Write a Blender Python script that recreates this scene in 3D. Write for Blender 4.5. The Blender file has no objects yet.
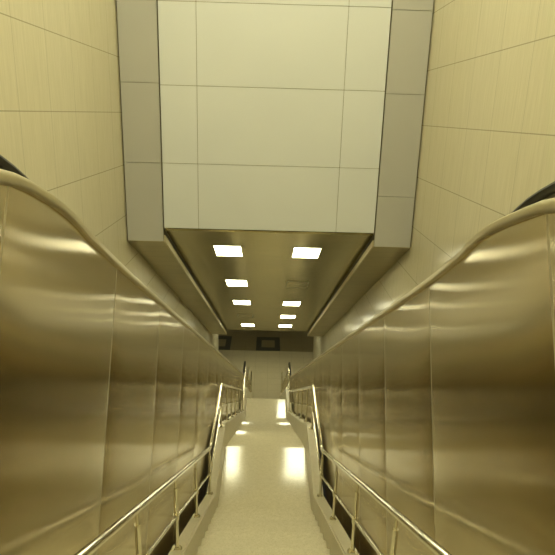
import bpy, bmesh, math, random
from mathutils import Vector, Matrix
random.seed(4)
sc = bpy.context.scene
COL = sc.collection
ZO = 13.17                      # eye height above the lower concourse floor; shapes below are written relative to eye level

# ---------------------------------------------------------------- camera
cam_d = bpy.data.cameras.new('camera'); cam = bpy.data.objects.new('camera', cam_d); COL.objects.link(cam)
cam_d.sensor_width = 36.0; cam_d.lens = 608.57 / 555.0 * 36.0; cam_d.clip_start = 0.02; cam_d.clip_end = 200
RX = Vector((0.9996, -0.0066, 0.0276)); UP = Vector((-0.0244, 0.3016, 0.9531)); FW = Vector((0.0146, 0.9534, -0.3013))
FW.normalize(); RX = (RX - FW * RX.dot(FW)).normalized(); UP = RX.cross(FW)
cam.matrix_world = Matrix(((RX.x, UP.x, -FW.x, 0), (RX.y, UP.y, -FW.y, 0), (RX.z, UP.z, -FW.z, ZO), (0, 0, 0, 1)))
sc.camera = cam
# ---------------------------------------------------------------- world, exposure
w = bpy.data.worlds.new('world'); sc.world = w; w.use_nodes = True
w.node_tree.nodes['Background'].inputs[0].default_value = (0.9, 0.85, 0.6, 1)
w.node_tree.nodes['Background'].inputs[1].default_value = 0.02
sc.view_settings.view_transform = 'Standard'; sc.view_settings.look = 'None'
sc.view_settings.gamma = 1.0; sc.view_settings.use_curve_mapping = False
sc.view_settings.exposure = 0.0
LAMP = (1.0, 0.97, 0.64)
STAIR_LAMP = 21.0
UPPER_LAMP = 33.5
LOWER_FILL = 12.0

# ---------------------------------------------------------------- materials
def newmat(name, col=(.5, .5, .5), rough=.5, metal=0.0, spec=.5):
    m = bpy.data.materials.new(name); m.use_nodes = True
    b = m.node_tree.nodes['Principled BSDF']
    b.inputs['Base Color'].default_value = (*col, 1); b.inputs['Roughness'].default_value = rough
    b.inputs['Metallic'].default_value = metal; b.inputs['Specular IOR Level'].default_value = spec
    return m, m.node_tree, b
def N(nt, t, **kw):
    n = nt.nodes.new(t)
    for k, v in kw.items(): setattr(n, k, v)
    return n
def math_n(nt, op, a, b=None, clamp=False):
    n = N(nt, 'ShaderNodeMath', operation=op); n.use_clamp = clamp
    for i, v in enumerate((a, b)):
        if v is None: continue
        if isinstance(v, (int, float)): n.inputs[i].default_value = v
        else: nt.links.new(v, n.inputs[i])
    return n.outputs[0]
def mixcol(nt, fac, a, b):
    n = N(nt, 'ShaderNodeMix', data_type='RGBA')
    if isinstance(fac, (int, float)): n.inputs[0].default_value = fac
    else: nt.links.new(fac, n.inputs[0])
    for i, v in ((6, a), (7, b)):
        if isinstance(v, tuple): n.inputs[i].default_value = (*v, 1)
        else: nt.links.new(v, n.inputs[i])
    return n.outputs[2]
def coords(nt, scale=(1, 1, 1)):
    tc = N(nt, 'ShaderNodeTexCoord'); mp = N(nt, 'ShaderNodeMapping'); mp.inputs['Scale'].default_value = scale
    nt.links.new(tc.outputs['Object'], mp.inputs[0]); return mp.outputs[0]
def noise(nt, vec, scale, detail=3, rough=.5):
    n = N(nt, 'ShaderNodeTexNoise'); n.inputs['Scale'].default_value = scale; n.inputs['Detail'].default_value = detail
    n.inputs['Roughness'].default_value = rough; nt.links.new(vec, n.inputs['Vector']); return n.outputs['Fac']
def bump(nt, b, h, strength=.2, dist=.01):
    n = N(nt, 'ShaderNodeBump'); n.inputs['Strength'].default_value = strength; n.inputs['Distance'].default_value = dist
    nt.links.new(h, n.inputs['Height']); nt.links.new(n.outputs[0], b.inputs['Normal'])
def ramp(nt, f, a, b):
    n = N(nt, 'ShaderNodeMapRange'); n.inputs[1].default_value = a; n.inputs[2].default_value = b
    nt.links.new(f, n.inputs[0]); return n.outputs[0]
def joint(nt, val, off, pitch, width):
    """1 on a joint line, 0 elsewhere, lines at off + k*pitch"""
    f = math_n(nt, 'FLOORED_MODULO', math_n(nt, 'SUBTRACT', val, off - pitch / 2), pitch) if False else None
    s = math_n(nt, 'SUBTRACT', val, off)
    d = math_n(nt, 'PINGPONG', s, pitch / 2)
    return math_n(nt, 'LESS_THAN', d, width / 2)
def geo_xyz(nt):
    g = N(nt, 'ShaderNodeNewGeometry'); s = N(nt, 'ShaderNodeSeparateXYZ'); nt.links.new(g.outputs['Position'], s.inputs[0]); return s.outputs

# large cream wall slabs with a fine upright grain
def wall_material():
    m, nt, b = newmat('cream_wall_slab', rough=.19, spec=.5)
    X, Y, Z = geo_xyz(nt)
    g1 = noise(nt, coords(nt, (14, 14, .7)), 3.0, 5, .6)
    g2 = noise(nt, coords(nt, (40, 40, 1.2)), 3.0, 3, .6)
    c = mixcol(nt, ramp(nt, g1, .3, .7), (.67, .615, .435), (.76, .70, .515))
    c = mixcol(nt, math_n(nt, 'MULTIPLY', ramp(nt, g2, .45, .8), .22), c, (.55, .50, .34))
    zz = math_n(nt, 'ADD', math_n(nt, 'ADD', Z, math_n(nt, 'MULTIPLY', Y, .044)), math_n(nt, 'MULTIPLY', X, .015))
    j1 = joint(nt, zz, .31 + .044 * 9.7 + ZO, .81, .011); j2 = joint(nt, Y, 5.87, .835, .011)
    c = mixcol(nt, math_n(nt, 'MULTIPLY', j2, .42), c, (.30, .27, .17))
    c = mixcol(nt, math_n(nt, 'MULTIPLY', j1, .62), c, (.25, .22, .13))
    nt.links.new(c, b.inputs['Base Color'])
    bump(nt, b, g1, .05, .01)
    return m
M = {}
M['wall'] = wall_material()
def panel_mat(name, col, rough, metal=0.0):
    m, nt, b = newmat(name, col, rough, metal)
    n = noise(nt, coords(nt), .8, 2); c = mixcol(nt, n, tuple(x * .97 for x in col), tuple(min(1, x * 1.03) for x in col))
    nt.links.new(c, b.inputs['Base Color']); return m
M['beige'] = panel_mat('beige_fascia_panel', (.735, .755, .76), .36)
M['grey'] = panel_mat('grey_fascia_panel', (.50, .49, .455), .34)
M['dark'] = newmat('gap_backing', (.26, .24, .16), .8)[0]
# ceiling: satin metal strips
def ceil_material(name, col, rough, off=0.0):
    m, nt, b = newmat(name, col, rough, .75)
    X, Y, Z = geo_xyz(nt)
    n = noise(nt, coords(nt), 1.2, 2)
    c = mixcol(nt, n, tuple(x * .85 for x in col), tuple(x * 1.15 for x in col))
    j = joint(nt, Y, 9.78 + .59 + off, .695 / 2, .012)
    c = mixcol(nt, math_n(nt, 'MULTIPLY', j, .45), c, tuple(x * .3 for x in col))
    nt.links.new(c, b.inputs['Base Color'])
    wv = math_n(nt, 'PINGPONG', math_n(nt, 'SUBTRACT', Y, 10.37 + off), .695 / 4)
    bump(nt, b, math_n(nt, 'ADD', math_n(nt, 'MULTIPLY', wv, .25), math_n(nt, 'MULTIPLY', n, .3)), .25, .02)
    return m
M['ceil'] = ceil_material('satin_metal_ceiling', (.58, .51, .27), .24)
M['soffit'] = ceil_material('satin_metal_soffit', (.46, .40, .22), .36, .1)
M['lip'] = newmat('soffit_edge_metal', (.62, .56, .36), .4, .5)[0]
# plain plaster for the parts of the hall above and behind
M['plaster'] = panel_mat('plaster', (.72, .70, .60), .7)
M['gap_shade'] = newmat('painted_gap_shade', (.07, .055, .025), .6)[0]  # dark tone stands in for the shade above the soffit lip
# terrazzo
def stone(name, a, b_, c_, rough, tile=None):
    m, nt, b = newmat(name, a, rough, 0, .5)
    v = coords(nt)
    vo = N(nt, 'ShaderNodeTexVoronoi'); vo.inputs['Scale'].default_value = 120; nt.links.new(v, vo.inputs['Vector'])
    hs = N(nt, 'ShaderNodeSeparateColor'); nt.links.new(vo.outputs['Color'], hs.inputs[0])
    n = noise(nt, v, 18, 4, .7); n2 = noise(nt, v, 1.3, 3)
    c = mixcol(nt, ramp(nt, n, .3, .7), a, b_)
    c = mixcol(nt, math_n(nt, 'MULTIPLY', math_n(nt, 'GREATER_THAN', hs.outputs[0], .8), .55), c, c_)
    c = mixcol(nt, math_n(nt, 'MULTIPLY', ramp(nt, n2, .35, .75), .3), c, tuple(x * .8 for x in a))
    if tile:
        X, Y, Z = geo_xyz(nt)
        j = math_n(nt, 'MAXIMUM', joint(nt, X, .06, tile, .012), joint(nt, Y, .1, tile, .014))
        c = mixcol(nt, math_n(nt, 'MULTIPLY', j, .5), c, tuple(x * .45 for x in a))
    nt.links.new(c, b.inputs['Base Color'])
    nt.links.new(math_n(nt, 'ADD', math_n(nt, 'MULTIPLY', n2, .12), rough - .06), b.inputs['Roughness'])
    bump(nt, b, n2, .08, .05)
    return m
M['stair'] = stone('speckled_stair_stone', (.55, .50, .35), (.64, .585, .42), (.46, .42, .29), .13)
M['curb'] = stone('honed_curb_stone', (.60, .55, .39), (.66, .60, .43), (.52, .47, .33), .40)
M['floor'] = stone('speckled_floor_tile', (.46, .41, .27), (.54, .48, .32), (.36, .32, .20), .30, .6)
M['floor_dark'] = stone('dark_floor_tile', (.20, .165, .085), (.26, .215, .12), (.15, .12, .06), .34, .6)
M['inlay'] = stone('black_stone_inlay', (.035, .035, .028), (.05, .05, .04), (.07, .065, .05), .5)
# brushed stainless steel, grain across the slope so highlights smear along it
def steel(name, col, rough, aniso, grain=True):
    m, nt, b = newmat(name, col, rough, 1.0)
    b.inputs['Anisotropic'].default_value = aniso
    t = N(nt, 'ShaderNodeCombineXYZ'); t.inputs[0].default_value = 0; t.inputs[1].default_value = .82; t.inputs[2].default_value = -.57
    nt.links.new(t.outputs[0], b.inputs['Tangent'])
    if grain:
        mp = coords(nt, (1, 90, 2.0)); n = noise(nt, mp, 1.5, 3, .6)
        n2 = noise(nt, coords(nt, (1, 1, 1)), .9, 2)
        c = mixcol(nt, n, tuple(x * .93 for x in col), tuple(min(1, x * 1.05) for x in col))
        nt.links.new(c, b.inputs['Base Color'])
        nt.links.new(math_n(nt, 'ADD', math_n(nt, 'MULTIPLY', n2, .05), rough - .025), b.inputs['Roughness'])
    return m
M['steel'] = steel('brushed_stainless_cladding', (.69, .61, .44), .165, 1.0)
M['deck'] = steel('satin_stainless_deck', (.60, .545, .39), .40, .3, False)
M['strip'] = newmat('joint_strip_metal', (.60, .55, .40), .55, .8)[0]
M['chrome'] = newmat('polished_stainless_tube', (.78, .75, .62), .13, 1.0)[0]
M['rubber'] = newmat('black_rubber', (.018, .017, .014), .42)[0]
M['stepm'] = newmat('dark_cast_step', (.12, .115, .09), .5, .6)[0]
M['glass'] = newmat('clear_glass', (.9, .93, .88), .03)[0]
M['glass'].node_tree.nodes['Principled BSDF'].inputs['Transmission Weight'].default_value = .95
M['frame'] = newmat('lamp_frame', (.55, .53, .38), .4, .3)[0]
M['diff_off'] = newmat('unlit_diffuser', (.20, .185, .10), .3)[0]
def lamp_mat(name, s):
    m, nt, b = newmat(name, (.9, .9, .85), .4)
    b.inputs['Emission Color'].default_value = (*LAMP, 1); b.inputs['Emission Strength'].default_value = s; return m
M['lit'] = lamp_mat('lit_diffuser', STAIR_LAMP)
M['lit_up'] = lamp_mat('lit_upper_diffuser', UPPER_LAMP)
M['fill_low'] = lamp_mat('concourse_fill_diffuser', LOWER_FILL)

# ---------------------------------------------------------------- helpers
def setp(o, label=None, cat=None, group=None, kind=None):
    if label: o['label'] = label
    if cat: o['category'] = cat
    if group: o['group'] = group
    if kind: o['kind'] = kind
    return o
def empty(name, loc, label, cat, group=None):
    o = bpy.data.objects.new(name, None); COL.objects.link(o); o.location = (loc[0], loc[1], loc[2] + ZO); o.empty_display_size = .2
    return setp(o, label, cat, group)
def build(name, bm, mats, parent=None, origin=None, smooth=False):
    """origin in eye-relative coordinates; parent chain only translates"""
    if origin is None: origin = (0, 0, -ZO)
    ow = Vector((origin[0], origin[1], origin[2] + ZO))
    bmesh.ops.translate(bm, verts=bm.verts, vec=Vector((0, 0, ZO)) - ow)
    bmesh.ops.recalc_face_normals(bm, faces=bm.faces)
    me = bpy.data.meshes.new(name); bm.to_mesh(me); bm.free()
    if not isinstance(mats, (list, tuple)): mats = [mats]
    for m in mats: me.materials.append(m)
    if smooth:
        for p in me.polygons: p.use_smooth = True
        try: me.set_sharp_from_angle(angle=math.radians(40))
        except Exception: pass
    o = bpy.data.objects.new(name, me); COL.objects.link(o)
    pw = Vector((0, 0, 0)); p = parent
    while p is not None: pw += p.location; p = p.parent
    o.location = ow - pw
    if parent: o.parent = parent
    return o
def box(bm, x0, x1, y0, y1, z0, z1, mi=0, bev=0):
    v = [bm.verts.new((x, y, z)) for x in (x0, x1) for y in (y0, y1) for z in (z0, z1)]
    fs = [bm.faces.new([v[i] for i in q]) for q in ((0, 1, 3, 2), (4, 6, 7, 5), (0, 4, 5, 1), (2, 3, 7, 6), (0, 2, 6, 4), (1, 5, 7, 3))]
    for f in fs: f.material_index = mi
    if bev:
        es = list({e for f in fs for e in f.edges}); r = bmesh.ops.bevel(bm, geom=es, offset=bev, segments=2, affect='EDGES')
        for f in r['faces']: f.material_index = mi
def tube(bm, pts, r, seg=12, cap=True, ell=None, side=None):
    """round (or elliptic) tube along a polyline"""
    P = [Vector(p) for p in pts]; rings = []
    for i, p in enumerate(P):
        a = (P[i] - P[i - 1]).normalized() if i else (P[1] - P[0]).normalized()
        b = (P[i + 1] - P[i]).normalized() if i < len(P) - 1 else a
        t = (a + b).normalized()
        k = 1 / max(.35, math.sqrt((1 + a.dot(b)) / 2))
        s = Vector((1, 0, 0)) if side is None else Vector(side)
        s = s - t * s.dot(t)
        if s.length < .2: s = Vector((0, 1, 0)) - t * t.y
        s.normalize(); u = t.cross(s)
        rx, ru = ell if ell else (r, r)
        rings.append([bm.verts.new(p + s * math.cos(2 * math.pi * j / seg) * rx + u * math.sin(2 * math.pi * j / seg) * ru * (k if not ell else 1)) for j in range(seg)])
    for A, B in zip(rings, rings[1:]):
        for j in range(seg): bm.faces.new((A[j], A[(j + 1) % seg], B[(j + 1) % seg], B[j]))
    if cap: bm.faces.new(rings[0]); bm.faces.new(rings[-1])
def prism(bm, poly, x0, x1, mi=0):
    """polygon in (y,z) extruded over x, made of strips when poly is (tops, bottoms)"""
    a = [bm.verts.new((x0, y, z)) for y, z in poly]; b = [bm.verts.new((x1, y, z)) for y, z in poly]
    n = len(poly); bm.faces.new(a).material_index = mi; bm.faces.new(b).material_index = mi
    for i in range(n): bm.faces.new((a[i], a[(i + 1) % n], b[(i + 1) % n], b[i])).material_index = mi
def ribbon(bm, ys, ztop, zbot, x0, x1):
    """solid swept section: for each y a rectangle x0..x1, zbot..ztop"""
    R = []
    for y in ys:
        R.append([bm.verts.new(c) for c in ((x0, y, zbot(y)), (x1, y, zbot(y)), (x1, y, ztop(y)), (x0, y, ztop(y)))])
    for A, B in zip(R, R[1:]):
        for j in range(4): bm.faces.new((A[j], A[(j + 1) % 4], B[(j + 1) % 4], B[j]))
    bm.faces.new(R[0]); bm.faces.new(R[-1])
def struct(name, bm, mats, **k): return setp(build(name, bm, mats, **k), kind='structure')
def lerp_curve(pts):
    def f(y):
        if y <= pts[0][0]: return pts[0][1]
        for (a, b), (c, d) in zip(pts, pts[1:]):
            if y <= c: return b + (d - b) * (y - a) / (c - a)
        return pts[-1][1]
    return f

TS = 0.5397                        # tangent of the incline
YF = 9.78; YE = 24.0               # fascia plane, foot of the sloping ceiling
ZF = -ZO                           # lower floor
ceil_z = lambda y: -2.286 - TS * (y - YF)
soff_z = lambda y: -2.511 - TS * (y - YF)
WX = 2.35; HY = -7.0; HZ = 5.2     # side walls, back of upper hall, upper ceiling
UZ = -1.235                        # upper floor level
LXH = 9.0; LY = 36.0; LZ = ceil_z(YE)

# ---------------------------------------------------------------- room shell
for side, s, yend in (('left', -1, 27.2), ('right', 1, 28.4)):
    bm = bmesh.new(); prism(bm, [(HY, UZ - 1), (HY, HZ), (YE, HZ), (YE, LZ), (yend, LZ), (yend, ZF), (15, ZF), (0, -5)], s * WX, s * (WX + .25))
    struct('wall_' + side, bm, M['wall'])
bm = bmesh.new(); box(bm, -WX - .2, WX + .2, HY - .2, HY, UZ, HZ); struct('wall_back', bm, M['plaster'])
bm = bmesh.new(); box(bm, -WX - .2, WX + .2, HY, YF + .2, HZ, HZ + .2); struct('ceiling', bm, M['plaster'])
bm = bmesh.new(); box(bm, -.80, .86, HY, -.6, UZ - .2, UZ); struct('floor', bm, M['stair'])
# lower concourse
bm = bmesh.new(); box(bm, -LXH, LXH, 21.0, 28.98, ZF - .2, ZF); struct('floor', bm, M['floor'])
bm = bmesh.new(); box(bm, -LXH, LXH, 28.98, LY, ZF - .2, ZF); struct('floor', bm, M['floor_dark'])
bm = bmesh.new(); box(bm, -LXH, LXH, YE, LY, LZ + .001, LZ + .2); struct('ceiling', bm, M['plaster'])
bm = bmesh.new(); box(bm, -LXH, LXH, LY, LY + .2, ZF, LZ); struct('wall_front', bm, M['wall'])
for s, sd, yend in ((-1, 'left', 27.2), (1, 'right', 28.4)):
    bm = bmesh.new(); box(bm, *sorted((s * LXH, s * (LXH + .2))), 21, LY, ZF, LZ); struct('wall_' + sd, bm, M['wall'])
    bm = bmesh.new(); box(bm, *sorted((s * (WX + .26), s * LXH)), yend - .22, yend - .02, ZF, LZ); struct('wall_' + sd, bm, M['wall'])
# black rectangular rings inlaid in the concourse floor
for k, (x0, x1, lab) in enumerate(((-3.18, -1.92, 'black rectangular stone ring inlaid in lower floor, partly cut off by left wall'),
                                   (-.57, .69, 'black rectangular stone ring inlaid in lower floor straight ahead of the stairs'))):
    bm = bmesh.new(); y0, y1 = 29.0, 30.8; z0, z1 = ZF - .05, ZF + .004; tx = .28; ty = .43
    for a in ((x0, x1, y0, y0 + ty), (x0, x1, y1 - ty, y1), (x0, x0 + tx, y0 + ty, y1 - ty), (x1 - tx, x1, y0 + ty, y1 - ty)): box(bm, *a, z0, z1)
    o = build('floor_inlay', bm, M['inlay'], origin=((x0 + x1) / 2, 29.9, ZF)); setp(o, lab, 'floor inlay', 'ring inlays in the lower floor')

# ---------------------------------------------------------------- fascia over the stair head
def panels(bm, x0, x1, xs, zs, y, proud, gap=.007):
    xs = [x0] + xs + [x1]
    for a, b in zip(xs, xs[1:]):
        for c, d in zip(zs, zs[1:]): box(bm, a + gap / 2, b - gap / 2, y - proud, y + .04, c + gap / 2, d - gap / 2, 0, .003)
    box(bm, x0, x1, y + .015, y + .12, zs[0] + .006, zs[-1], 1)
bm = bmesh.new(); panels(bm, -1.735, 1.722, [-1.17, 1.09], [-2.286, -1.23, -.045, 1.14, HZ], YF, 0)
struct('wall_fascia', bm, [M['beige'], M['dark']])
bm = bmesh.new(); panels(bm, -2.335, -1.748, [], [-2.511, -1.23, -.02, 1.14, HZ], YF, .02); struct('trim_1', bm, [M['grey'], M['dark']])
bm = bmesh.new(); panels(bm, 1.735, 2.335, [], [-2.511, -1.67, -.08, 1.11, HZ], YF, .02); struct('trim_2', bm, [M['grey'], M['dark']])
# ---------------------------------------------------------------- sloping ceiling with shade painted as a dark face along either side
NY = 40
ys = [YF + .12 + (YE - YF - .12) * i / NY for i in range(NY + 1)]
bm = bmesh.new(); ribbon(bm, ys, lambda y: ceil_z(y) + .03, ceil_z, -1.733, 1.728)
ribbon(bm, ys, lambda y: ceil_z(y) + .25, lambda y: ceil_z(y) + .07, -1.74, 1.74)
for x in (-.29 + .0, .27):                                  # two raised profile strips along the slope
    ribbon(bm, ys, lambda y: ceil_z(y) + .001, lambda y: ceil_z(y) - .006, x - .006, x + .006)
struct('ceiling', bm, M['ceil'])
for nm, s, xi in (('trim_3', -1, 1.745), ('trim_4', 1, 1.735)):
    bm = bmesh.new(); ribbon(bm, [YF + .02] + ys[1:], lambda y: soff_z(y) + .012, soff_z, *sorted((s * xi, s * 2.345)))
    struct(nm, bm, M['soffit'])
    bm = bmesh.new(); ribbon(bm, [YF + .02] + ys[1:], lambda y: soff_z(y) + .11, lambda y: soff_z(y) - .004, *sorted((s * (xi - .025), s * (xi - .001))))
    ribbon(bm, [YF + .02] + ys[1:], lambda y: ceil_z(y) - .001, lambda y: soff_z(y) + .11, *sorted((s * (xi - .006), s * (xi + .02))))
    for f in list(bm.faces)[-(4 * len(ys[1:]) + 2):]: f.material_index = 1
    struct(nm.replace('3', '5').replace('4', '6'), bm, [M['lip'], M['gap_shade']])

# ---------------------------------------------------------------- ceiling lamps
SL = math.atan(TS)
def lamp_meshes():
    fr = bmesh.new(); a, b = .245, .405                     # half sizes across / along slope
    for q in ((-a - .02, a + .02, -b - .02, -b), (-a - .02, a + .02, b, b + .02), (-a - .02, -a, -b, b), (a, a + .02, -b, b)): box(fr, *q, -.008, .02)
    df = bmesh.new(); box(df, -a, a, -b, b, -.004, .012)
    out = []
    for nm, bm in (('frame', fr), ('diffuser', df)):
        me = bpy.data.meshes.new('lamp_' + nm); bmesh.ops.recalc_face_normals(bm, faces=bm.faces); bm.to_mesh(me); bm.free(); out.append(me)
    return out
fm, dm = lamp_meshes(); fm.materials.append(M['frame']); dm.materials.append(M['lit'])
dm_off = dm.copy(); dm_off.materials.clear(); dm_off.materials.append(M['ceil'])
dm_up = dm.copy(); dm_up.materials.clear(); dm_up.materials.append(M['lit_up'])
dm_low = dm.copy(); dm_low.materials.clear(); dm_low.materials.append(M['fill_low'])
fm_off = fm.copy(); fm_off.materials.clear(); fm_off.materials.append(M['frame'])
def lamp(x, y, z, rx, dmesh, label, group, fmesh=fm, scale=1):
    e = empty('ceiling_lamp', (x, y, z), label, 'ceiling light', group); e.rotation_euler.x = rx; e.scale = (scale,) * 3
    for nm, me in (('frame', fmesh), ('diffuser', dmesh)):
        o = bpy.data.objects.new(nm, me); COL.objects.link(o); o.parent = e
    return e
rows = [11.11, 14.10, 16.93, 19.67, 22.25]
nth = ['nearest', 'second', 'third', 'fourth', 'farthest']
for i, y in enumerate(rows):
    for s, x, nm in ((-1, -.77, 'left'), (1, .70, 'right')):
        off = (s == 1 and i == 1) or (s == -1 and i == 3)
        if off: lab = 'unlit square ceiling panel in the %s row of the sloping ceiling, seen as a faint outline, %s' % (nm, 'opposite second lit lamp of left row' if s == 1 else 'above fourth lamp of right row')
        else: lab = '%s lit white square lamp in the %s row of the sloping metal ceiling' % (nth[i] if (s, i) not in ((-1, 4), (1, 4)) else 'farthest', nm)
        if not off:
            order = [j for j in range(5) if not ((s == 1 and j == 1) or (s == -1 and j == 3))].index(i)
            lab = '%s lit white square lamp in the %s row of the sloping ceiling' % (['nearest and largest', 'second nearest', 'third nearest', 'farthest'][order], nm)
        else:
            lab = ('unlit flush ceiling panel in the right row, between nearest and second nearest lit lamps' if s == 1 else
                   'unlit flush ceiling panel in the left row, between third nearest and farthest lit lamps')
        lamp(x, y, ceil_z(y) - .004, -SL, dm_off if off else dm, lab, 'square lamps in the sloping ceiling')
for y in (-2.5, .8, 4.1, 7.4):
    for x in (-1.2, 1.2):
        lamp(x, y, HZ - .01, 0, dm_up, 'lit lamp in the flat upper ceiling, %s of the %s file from the fascia' % ({7.4: 'first', 4.1: 'second', .8: 'third', -2.5: 'last'}[y], 'left' if x < 0 else 'right'), 'lamps in the upper hall ceiling', scale=1.3)
for y in (25.9, 31.5):  # out-of-view lamps added to brighten the lower concourse floor
    for x in ((-1.2, 1.2) if y < 30 else (-5, 5)):
        lamp(x, y, LZ - .01, 0, dm_low, 'unseen square lit lamp added in the %s of the lower concourse ceiling on the %s' % ('stairward part' if y < 30 else 'far part', 'left' if x < 0 else 'right'), 'unseen lamps added to light the concourse', scale=1.3)

# ---------------------------------------------------------------- stairs
Y1a, Y1b, Z1 = 6.43, 8.07, -5.28
Y2a, Y2b = 15.745, 17.205; Z2 = Z1 - 25 * .1678
Y3 = 23.5
SX0, SX1 = -.595, .632             # clear width between curbs
def flight_bm(y0, z0, n, run, rise, y1=None):
    """n risers going down from (y0,z0); treads with a small rounded nosing"""
    bm = bmesh.new(); top = []; y, z = y0, z0
    for i in range(n):
        top += [(y + .022, z), (y + .028, z - .006), (y + .028, z - .03), (y + .006, z - .036)]
        z -= rise; top.append((y + .006, z))
        y += run
    bot = [(y0 + (n - 1) * run + .02, z0 - n * rise), (y0 + (n - 1) * run + .02, z0 - n * rise - .25), (y0, z0 - .35)]
    poly = [(y0, z0)] + top[:-1] + [bot[0], bot[1], bot[2]]
    prism(bm, poly, SX0 - .09, SX1 + .09)
    return bm
st = empty('staircase', (0, 12, ZF), 'long straight staircase of pale speckled stone descending between the two steel escalator sides', 'staircase')
n1 = 24
bm = flight_bm(Y1a - (n1 - 1) * .30, Z1 + n1 * .1667, n1, .30, .1667); build('flight', bm, M['stair'], st)
bm = bmesh.new(); box(bm, SX0 - .09, SX1 + .09, Y1a + .02, Y1b, Z1 - .3, Z1); build('landing', bm, M['stair'], st)
bm = flight_bm(Y1b, Z1, 25, (Y2a - Y1b) / 24, .1678); build('flight', bm, M['stair'], st)
bm = bmesh.new(); box(bm, SX0 - .09, SX1 + .09, Y2a + .02, Y2b, Z2 - .3, Z2); build('landing', bm, M['stair'], st)
bm = flight_bm(Y2b, Z2, 23, (Y3 - Y2b) / 22, (Z2 - ZF) / 23); build('flight', bm, M['stair'], st)
NOSE = [(-.75, Z1 + 24 * .1667 + .05), (Y1a, Z1), (Y1b, Z1), (Y2a, Z2), (Y2b, Z2), (Y3, ZF), (Y3 + .25, ZF)]
NOSE[0] = (-.57, Z1 + (Y1a + .57) * .5557)
CH = .41
def curb_bm(x0, x1):
    bm = bmesh.new(); top = [(y, z + CH) for y, z in NOSE]; bot = [(y, z - .38 if i < 5 else z) for i, (y, z) in enumerate(NOSE)]
    a = [[bm.verts.new((x, y, z)) for y, z in row] for row in (top, bot) for x in (x0, x1)]
    t0, t1, b0, b1 = a; n = len(top)
    for i in range(n - 1):
        for p, q in ((t0, t1), (t1, b1), (b1, b0), (b0, t0)): bm.faces.new((p[i], p[i + 1], q[i + 1], q[i]))
    bm.faces.new((t0[0], t1[0], b1[0], b0[0])); bm.faces.new((t0[-1], t1[-1], b1[-1], b0[-1]))
    es = [e for e in bm.edges if all(v in t0 + t1 for v in e.verts) and not (e.verts[0] in t0) ^ (e.verts[1] in t0)]
    bmesh.ops.bevel(bm, geom=es, offset=.012, segments=2, affect='EDGES')
    return bm
build('curb', curb_bm(-.708, SX0), M['curb'], st); build('curb', curb_bm(SX1, .755), M['curb'], st)

# ---------------------------------------------------------------- stair railings
def smooth_path(pts, r=.07, n=5):
    out = [Vector(pts[0])]
    for i in range(1, len(pts) - 1):
        p, a, b = Vector(pts[i]), Vector(pts[i - 1]), Vector(pts[i + 1])
        d = min(r, (p - a).length / 2.2, (b - p).length / 2.2)
        s, e = p + (a - p).normalized() * d, p + (b - p).normalized() * d
        for k in range(n + 1):
            t = k / n; out.append(s * (1 - t) ** 2 + p * 2 * t * (1 - t) + e * t * t)
    out.append(Vector(pts[-1])); return out
nose_z = lerp_curve(NOSE)
def railing(x, lab):
    e = empty('stair_railing', (x, 12, nose_z(12) + CH), lab, 'railing', 'railings along the staircase')
    H = 1.06; HM = .71
    prof = [(-.5, nose_z(-.5)), (Y1a, Z1), (Y1b, Z1), (Y2a, Z2), (Y2b, Z2), (Y3, ZF - .11), (Y3 + 1.2, ZF - .11)]
    top = [(x, y, z + H) for y, z in prof]; top += [(x, Y3 + 1.2, ZF + .02)]
    mid = [(x, y, z + HM) for y, z in prof]
    bm = bmesh.new(); tube(bm, smooth_path(top, .10), .021, 14); build('handrail', bm, M['chrome'], e, (x, 12, nose_z(12) + H), smooth=True)
    bm = bmesh.new(); tube(bm, smooth_path(mid, .06), .0125, 10); build('mid_rail', bm, M['chrome'], e, (x, 12, nose_z(12) + HM), smooth=True)
    spots = [.35, 1.5, 2.65, 3.85, 5.02, 6.33] + [7.98] + [9.2 + i * 1.3 for i in range(5)] + [15.62, 17.12] + [17.4 + i * 1.12 for i in range(7)] + [24.6]
    for y in spots:
        zb = nose_z(y) + (CH if y < Y3 + .2 else 0); zt = nose_z(y) + H - .022
        bm = bmesh.new(); tube(bm, [(x, y, zb + .002), (x, y, zt - .07)], .016, 10); tube(bm, [(x, y, zt - .075), (x, y, zt)], .009, 8)
        p = build('post', bm, M['chrome'], e, (x, y, zb), smooth=True)
        bm = bmesh.new(); tube(bm, [(x, y, zb + .001), (x, y, zb + .012)], .040, 14); tube(bm, [(x, y, zb + .012), (x, y, zb + .03)], .024, 12)
        build('flange', bm, M['chrome'], p, (x, y, zb), smooth=True)
        bm = bmesh.new(); zm = nose_z(y) + HM; tube(bm, [(x, y, zm - .022), (x, y, zm + .022)], .023, 12)
        build('clamp', bm, M['chrome'], p, (x, y, zm), smooth=True)
railing(-.655, 'polished steel tube railing with mid rail on the left curb of the stairs')
railing(.70, 'polished steel tube railing with mid rail on the right curb of the stairs')

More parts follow.
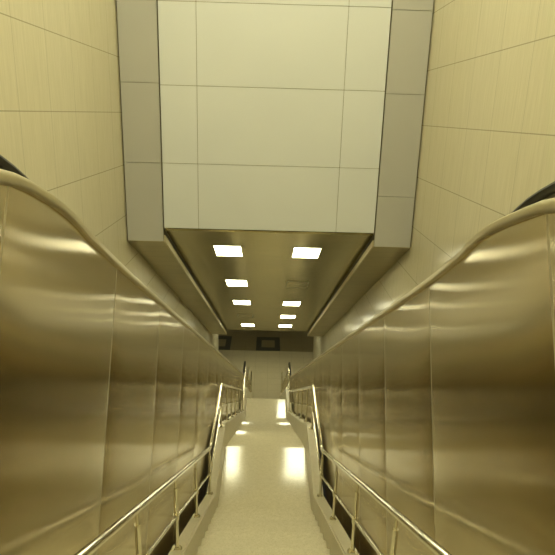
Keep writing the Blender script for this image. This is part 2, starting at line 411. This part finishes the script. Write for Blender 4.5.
# ---------------------------------------------------------------- escalators
def make_escalator(s, X, b, near, seams, lab):
    """s = side, X = |x| of the cladding face, b = height of the deck line at the eye, near = measured crest curve"""
    crest = [(-6.6, near[0][1] + .115), (-.5, near[0][1] + .115), (.4, near[0][1] + .11), (.9, near[0][1] + .095), (1.3, near[0][1] + .07), (1.6, near[0][1] + .038)]
    base = [crest[-1]] and crest + near
    pts = base + [(3.4, b - TS * 3.4), (22.9, b - TS * 22.9), (23.6, b - TS * 23.6 + .02), (24.1, b - TS * 24.1 + .07), (24.6, ZF + .915), (25.1, ZF + .86), (25.5, ZF + .85), (26.3, ZF + .85)]
    raw = lerp_curve(pts)
    zt = lambda y: sum(raw(y + d) for d in (-.06, -.03, 0, .03, .06)) / 5 + .008 * (y < 2.6)
    ys = [-6.5, -3, -1] + [-.5 + .1 * i for i in range(45)] + [4.2 + i for i in range(19)] + [23.2 + .15 * i for i in range(15)]
    YB = 25.35
    ys = [y for y in ys if y < YB] + [YB]
    sx = lambda a, c: sorted((s * a, s * c))
    e = empty('escalator', (s * (X + .75), 12, nose_z(12)), lab, 'escalator', 'escalators on both sides of the stairs')
    # side cladding: pillowed stainless sheets with slanted joints
    dirv = Vector((-.47, -.883))
    ends = []
    for y0 in seams:
        p = Vector((y0, zt(y0) - .05)); L = .3
        while True:
            q = p + dirv * L
            if q.y < nose_z(q.x) - (.10 if q.x < 25 else 0) + .0: break
            if y0 > 24.2 and q.y < ZF + .01: break
            L += .05
            if L > 4.2: break
        ends.append((y0, L))
    ph = 3.1 if s < 0 else 1.3
    for k, ((ya, La), (yb, Lb)) in enumerate(zip(ends, ends[1:])):
        bm = bmesh.new(); NU, NV = 40, 26; G = []
        near_p = ya < 7
        if not near_p: NU, NV = 12, 12
        amp = .0125 + .003 * math.sin(k * 2.3 + ph)
        for i in range(NU + 1):
            u = i / NU; y = ya + (yb - ya) * u; L = La + (Lb - La) * u; row = []
            for j in range(NV + 1):
                v = j / NV; d = dirv * L * v
                wob = .0016 * math.sin(2.1 * (y + d.x) + 1.7 * (zt(y) + d.y) * 1.3 + ph + k) * math.sin(math.pi * u)
                px = X - amp * (1 - abs(2 * u - 1) ** 4.5) * math.sin(math.pi * min(1, v * 1.1)) - wob
                row.append(bm.verts.new((s * px, y + d.x, zt(y) - .05 + d.y)))
            G.append(row)
        F = [bm.faces.new((G[i][j], G[i + 1][j], G[i + 1][j + 1], G[i][j + 1])) for i in range(NU) for j in range(NV)]
        # returned sheet edges, 2 cm deep
        border = [G[i][0] for i in range(NU + 1)] + [G[NU][j] for j in range(1, NV + 1)] + [G[i][NV] for i in range(NU - 1, -1, -1)] + [G[0][j] for j in range(NV - 1, 0, -1)]
        back = [bm.verts.new((s * (X + .02), v.co.y, v.co.z)) for v in border]
        n = len(border)
        for i in range(n): bm.faces.new((border[i], border[(i + 1) % n], back[(i + 1) % n], back[i]))
        build('cladding_panel', bm, M['steel'], e, (s * X, (ya + yb) / 2, zt((ya + yb) / 2) - .5), smooth=True)
        if k:
            bm = bmesh.new(); p = Vector((ya, zt(ya) - .05)); q = p + dirv * La; t = .004 if ya > 2.2 else .008
            v = []
            for (yy, zz) in ((p.x, p.y), (q.x, q.y)):
                for dx, dy in ((-.0005, -t), (-.0005, t), (.015, t), (.015, -t)): v.append(bm.verts.new((s * (X + dx), yy + dy * .88, zz - dy * .47)))
            for j in range(4): bm.faces.new((v[j], v[(j + 1) % 4], v[4 + (j + 1) % 4], v[4 + j]))
            bm.faces.new(v[:4]); bm.faces.new(v[4:])
            build('joint_strip', bm, M['strip'], e, (s * X, ya, zt(ya) - .5))
    # inner deck with its rounded edge band, outer deck beside the wall
    bm = bmesh.new(); R = []
    sec = [(X + .35, 0), (X + .02, 0), (X - .004, -.006), (X - .016, -.016), (X - .018, -.026), (X - .018, -.044), (X - .012, -.052), (X + .022, -.052), (X + .022, -.75), (X + .35, -.75)]
    for y in ys:
        z = zt(y); R.append([bm.verts.new((s * a, y, max(z + c, ZF + .01) if y > 23 else z + c)) for a, c in sec])
    for A, B in zip(R, R[1:]):
        for j in range(len(sec)): bm.faces.new((A[j], A[(j + 1) % len(sec)], B[(j + 1) % len(sec)], B[j]))
    bm.faces.new(R[0]); bm.faces.new(R[-1]); build('inner_deck', bm, M['deck'], e, (s * X, 12, zt(12)), smooth=True)
    bm = bmesh.new(); ribbon(bm, ys, zt, lambda y: max(zt(y) - .75, ZF + .01) if y > 23 else zt(y) - .75, *sx(X + 1.05, 2.335)); build('outer_deck', bm, M['deck'], e, (s * 2.1, 12, zt(12)))
    # moving handrails, each a loop that turns down round the newel
    for xr, nm in ((X + .20, 'inner'), (X + 1.18, 'outer')):
        h = .118 if nm == 'inner' else .165; yn = 25.75
        path = [(s * xr, y, zt(y) + h) for y in ys] + [(s * xr, yn - .15, ZF + .955)]
        for k in range(1, 9):
            a = math.pi / 2 - math.pi * k / 8; path.append((s * xr, yn - .15 + .22 * math.cos(a), ZF + .735 + .22 * math.sin(a)))
        bm = bmesh.new(); tube(bm, path, .03, 12, ell=(.040, .022)); build('handrail_belt', bm, M['rubber'], e, (s * xr, 12, zt(12) + h), smooth=True)
        bm = bmesh.new(); ribbon(bm, ys, lambda y: zt(y) + h - .018, lambda y: zt(y) - .002, *sx(xr - .012, xr + .012)); build('handrail_guide', bm, M['stepm'], e, (s * xr, 12, zt(12)))
        bm = bmesh.new(); pl = [(YB + .001, ZF + .94)] + [(yn - .15 + .195 * math.cos(math.pi / 2 - math.pi * k / 10), ZF + .735 + .195 * math.sin(math.pi / 2 - math.pi * k / 10)) for k in range(11)] + [(YB + .001, ZF + .54)]
        prism(bm, pl, *sx(xr - .03, xr + .03)); build('newel', bm, M['chrome'], e, (s * xr, yn, ZF))
        bm = bmesh.new(); box(bm, *sx(xr - .10, xr + .10), YB + .002, yn - .18, ZF + .005, ZF + .53, 0, .015); build('newel_plinth', bm, M['chrome'], e, (s * xr, yn, ZF))
    # step band between the decks
    bm = bmesh.new(); poly = []; y = 1.2; z0 = zt(1.2) - .62; lower = zt(24.6) - .62
    poly = [(-6.4, z0), (1.2, z0)]; z = z0; 
    nst = int((z0 - (ZF + .06)) / .2); rn = (24.3 - 1.2) / nst; dz = (z0 - (ZF + .06)) / nst
    for i in range(nst): z -= dz; poly += [(y + .02, z), (y + rn, z)]; y += rn
    poly += [(25.3, z), (25.3, z - .05), (24.3, z - .05), (1.2, z0 - .3), (-6.4, z0 - .3)]
    prism(bm, poly, *sx(X + .36, X + 1.04)); build('step_band', bm, M['stepm'], e, (s * (X + .7), 12, nose_z(12)))
    return e
LS = [-2.9, -1.7, -.5, .68, 1.86] + [3.08 + 1.172 * i for i in range(19)] + [25.34]
RS = [-2.9, -1.7, -.5, .68, 1.86] + [3.09 + 1.10 * i for i in range(20)] + [25.34]
make_escalator(-1, .80, .767, [(1.81, -.258), (1.94, -.292), (2.07, -.344), (2.22, -.407), (2.38, -.486), (2.56, -.596), (2.75, -.70), (3.0, -.845)], LS,
    'escalator with tall brushed steel side panels left of the stairs')
make_escalator(1, .86, .717, [(1.82, -.30), (1.92, -.331), (2.03, -.376), (2.19, -.437), (2.38, -.524), (2.59, -.655), (2.86, -.815), (3.0, -.897)], RS,
    'escalator with tall brushed steel side panels right of the stairs')
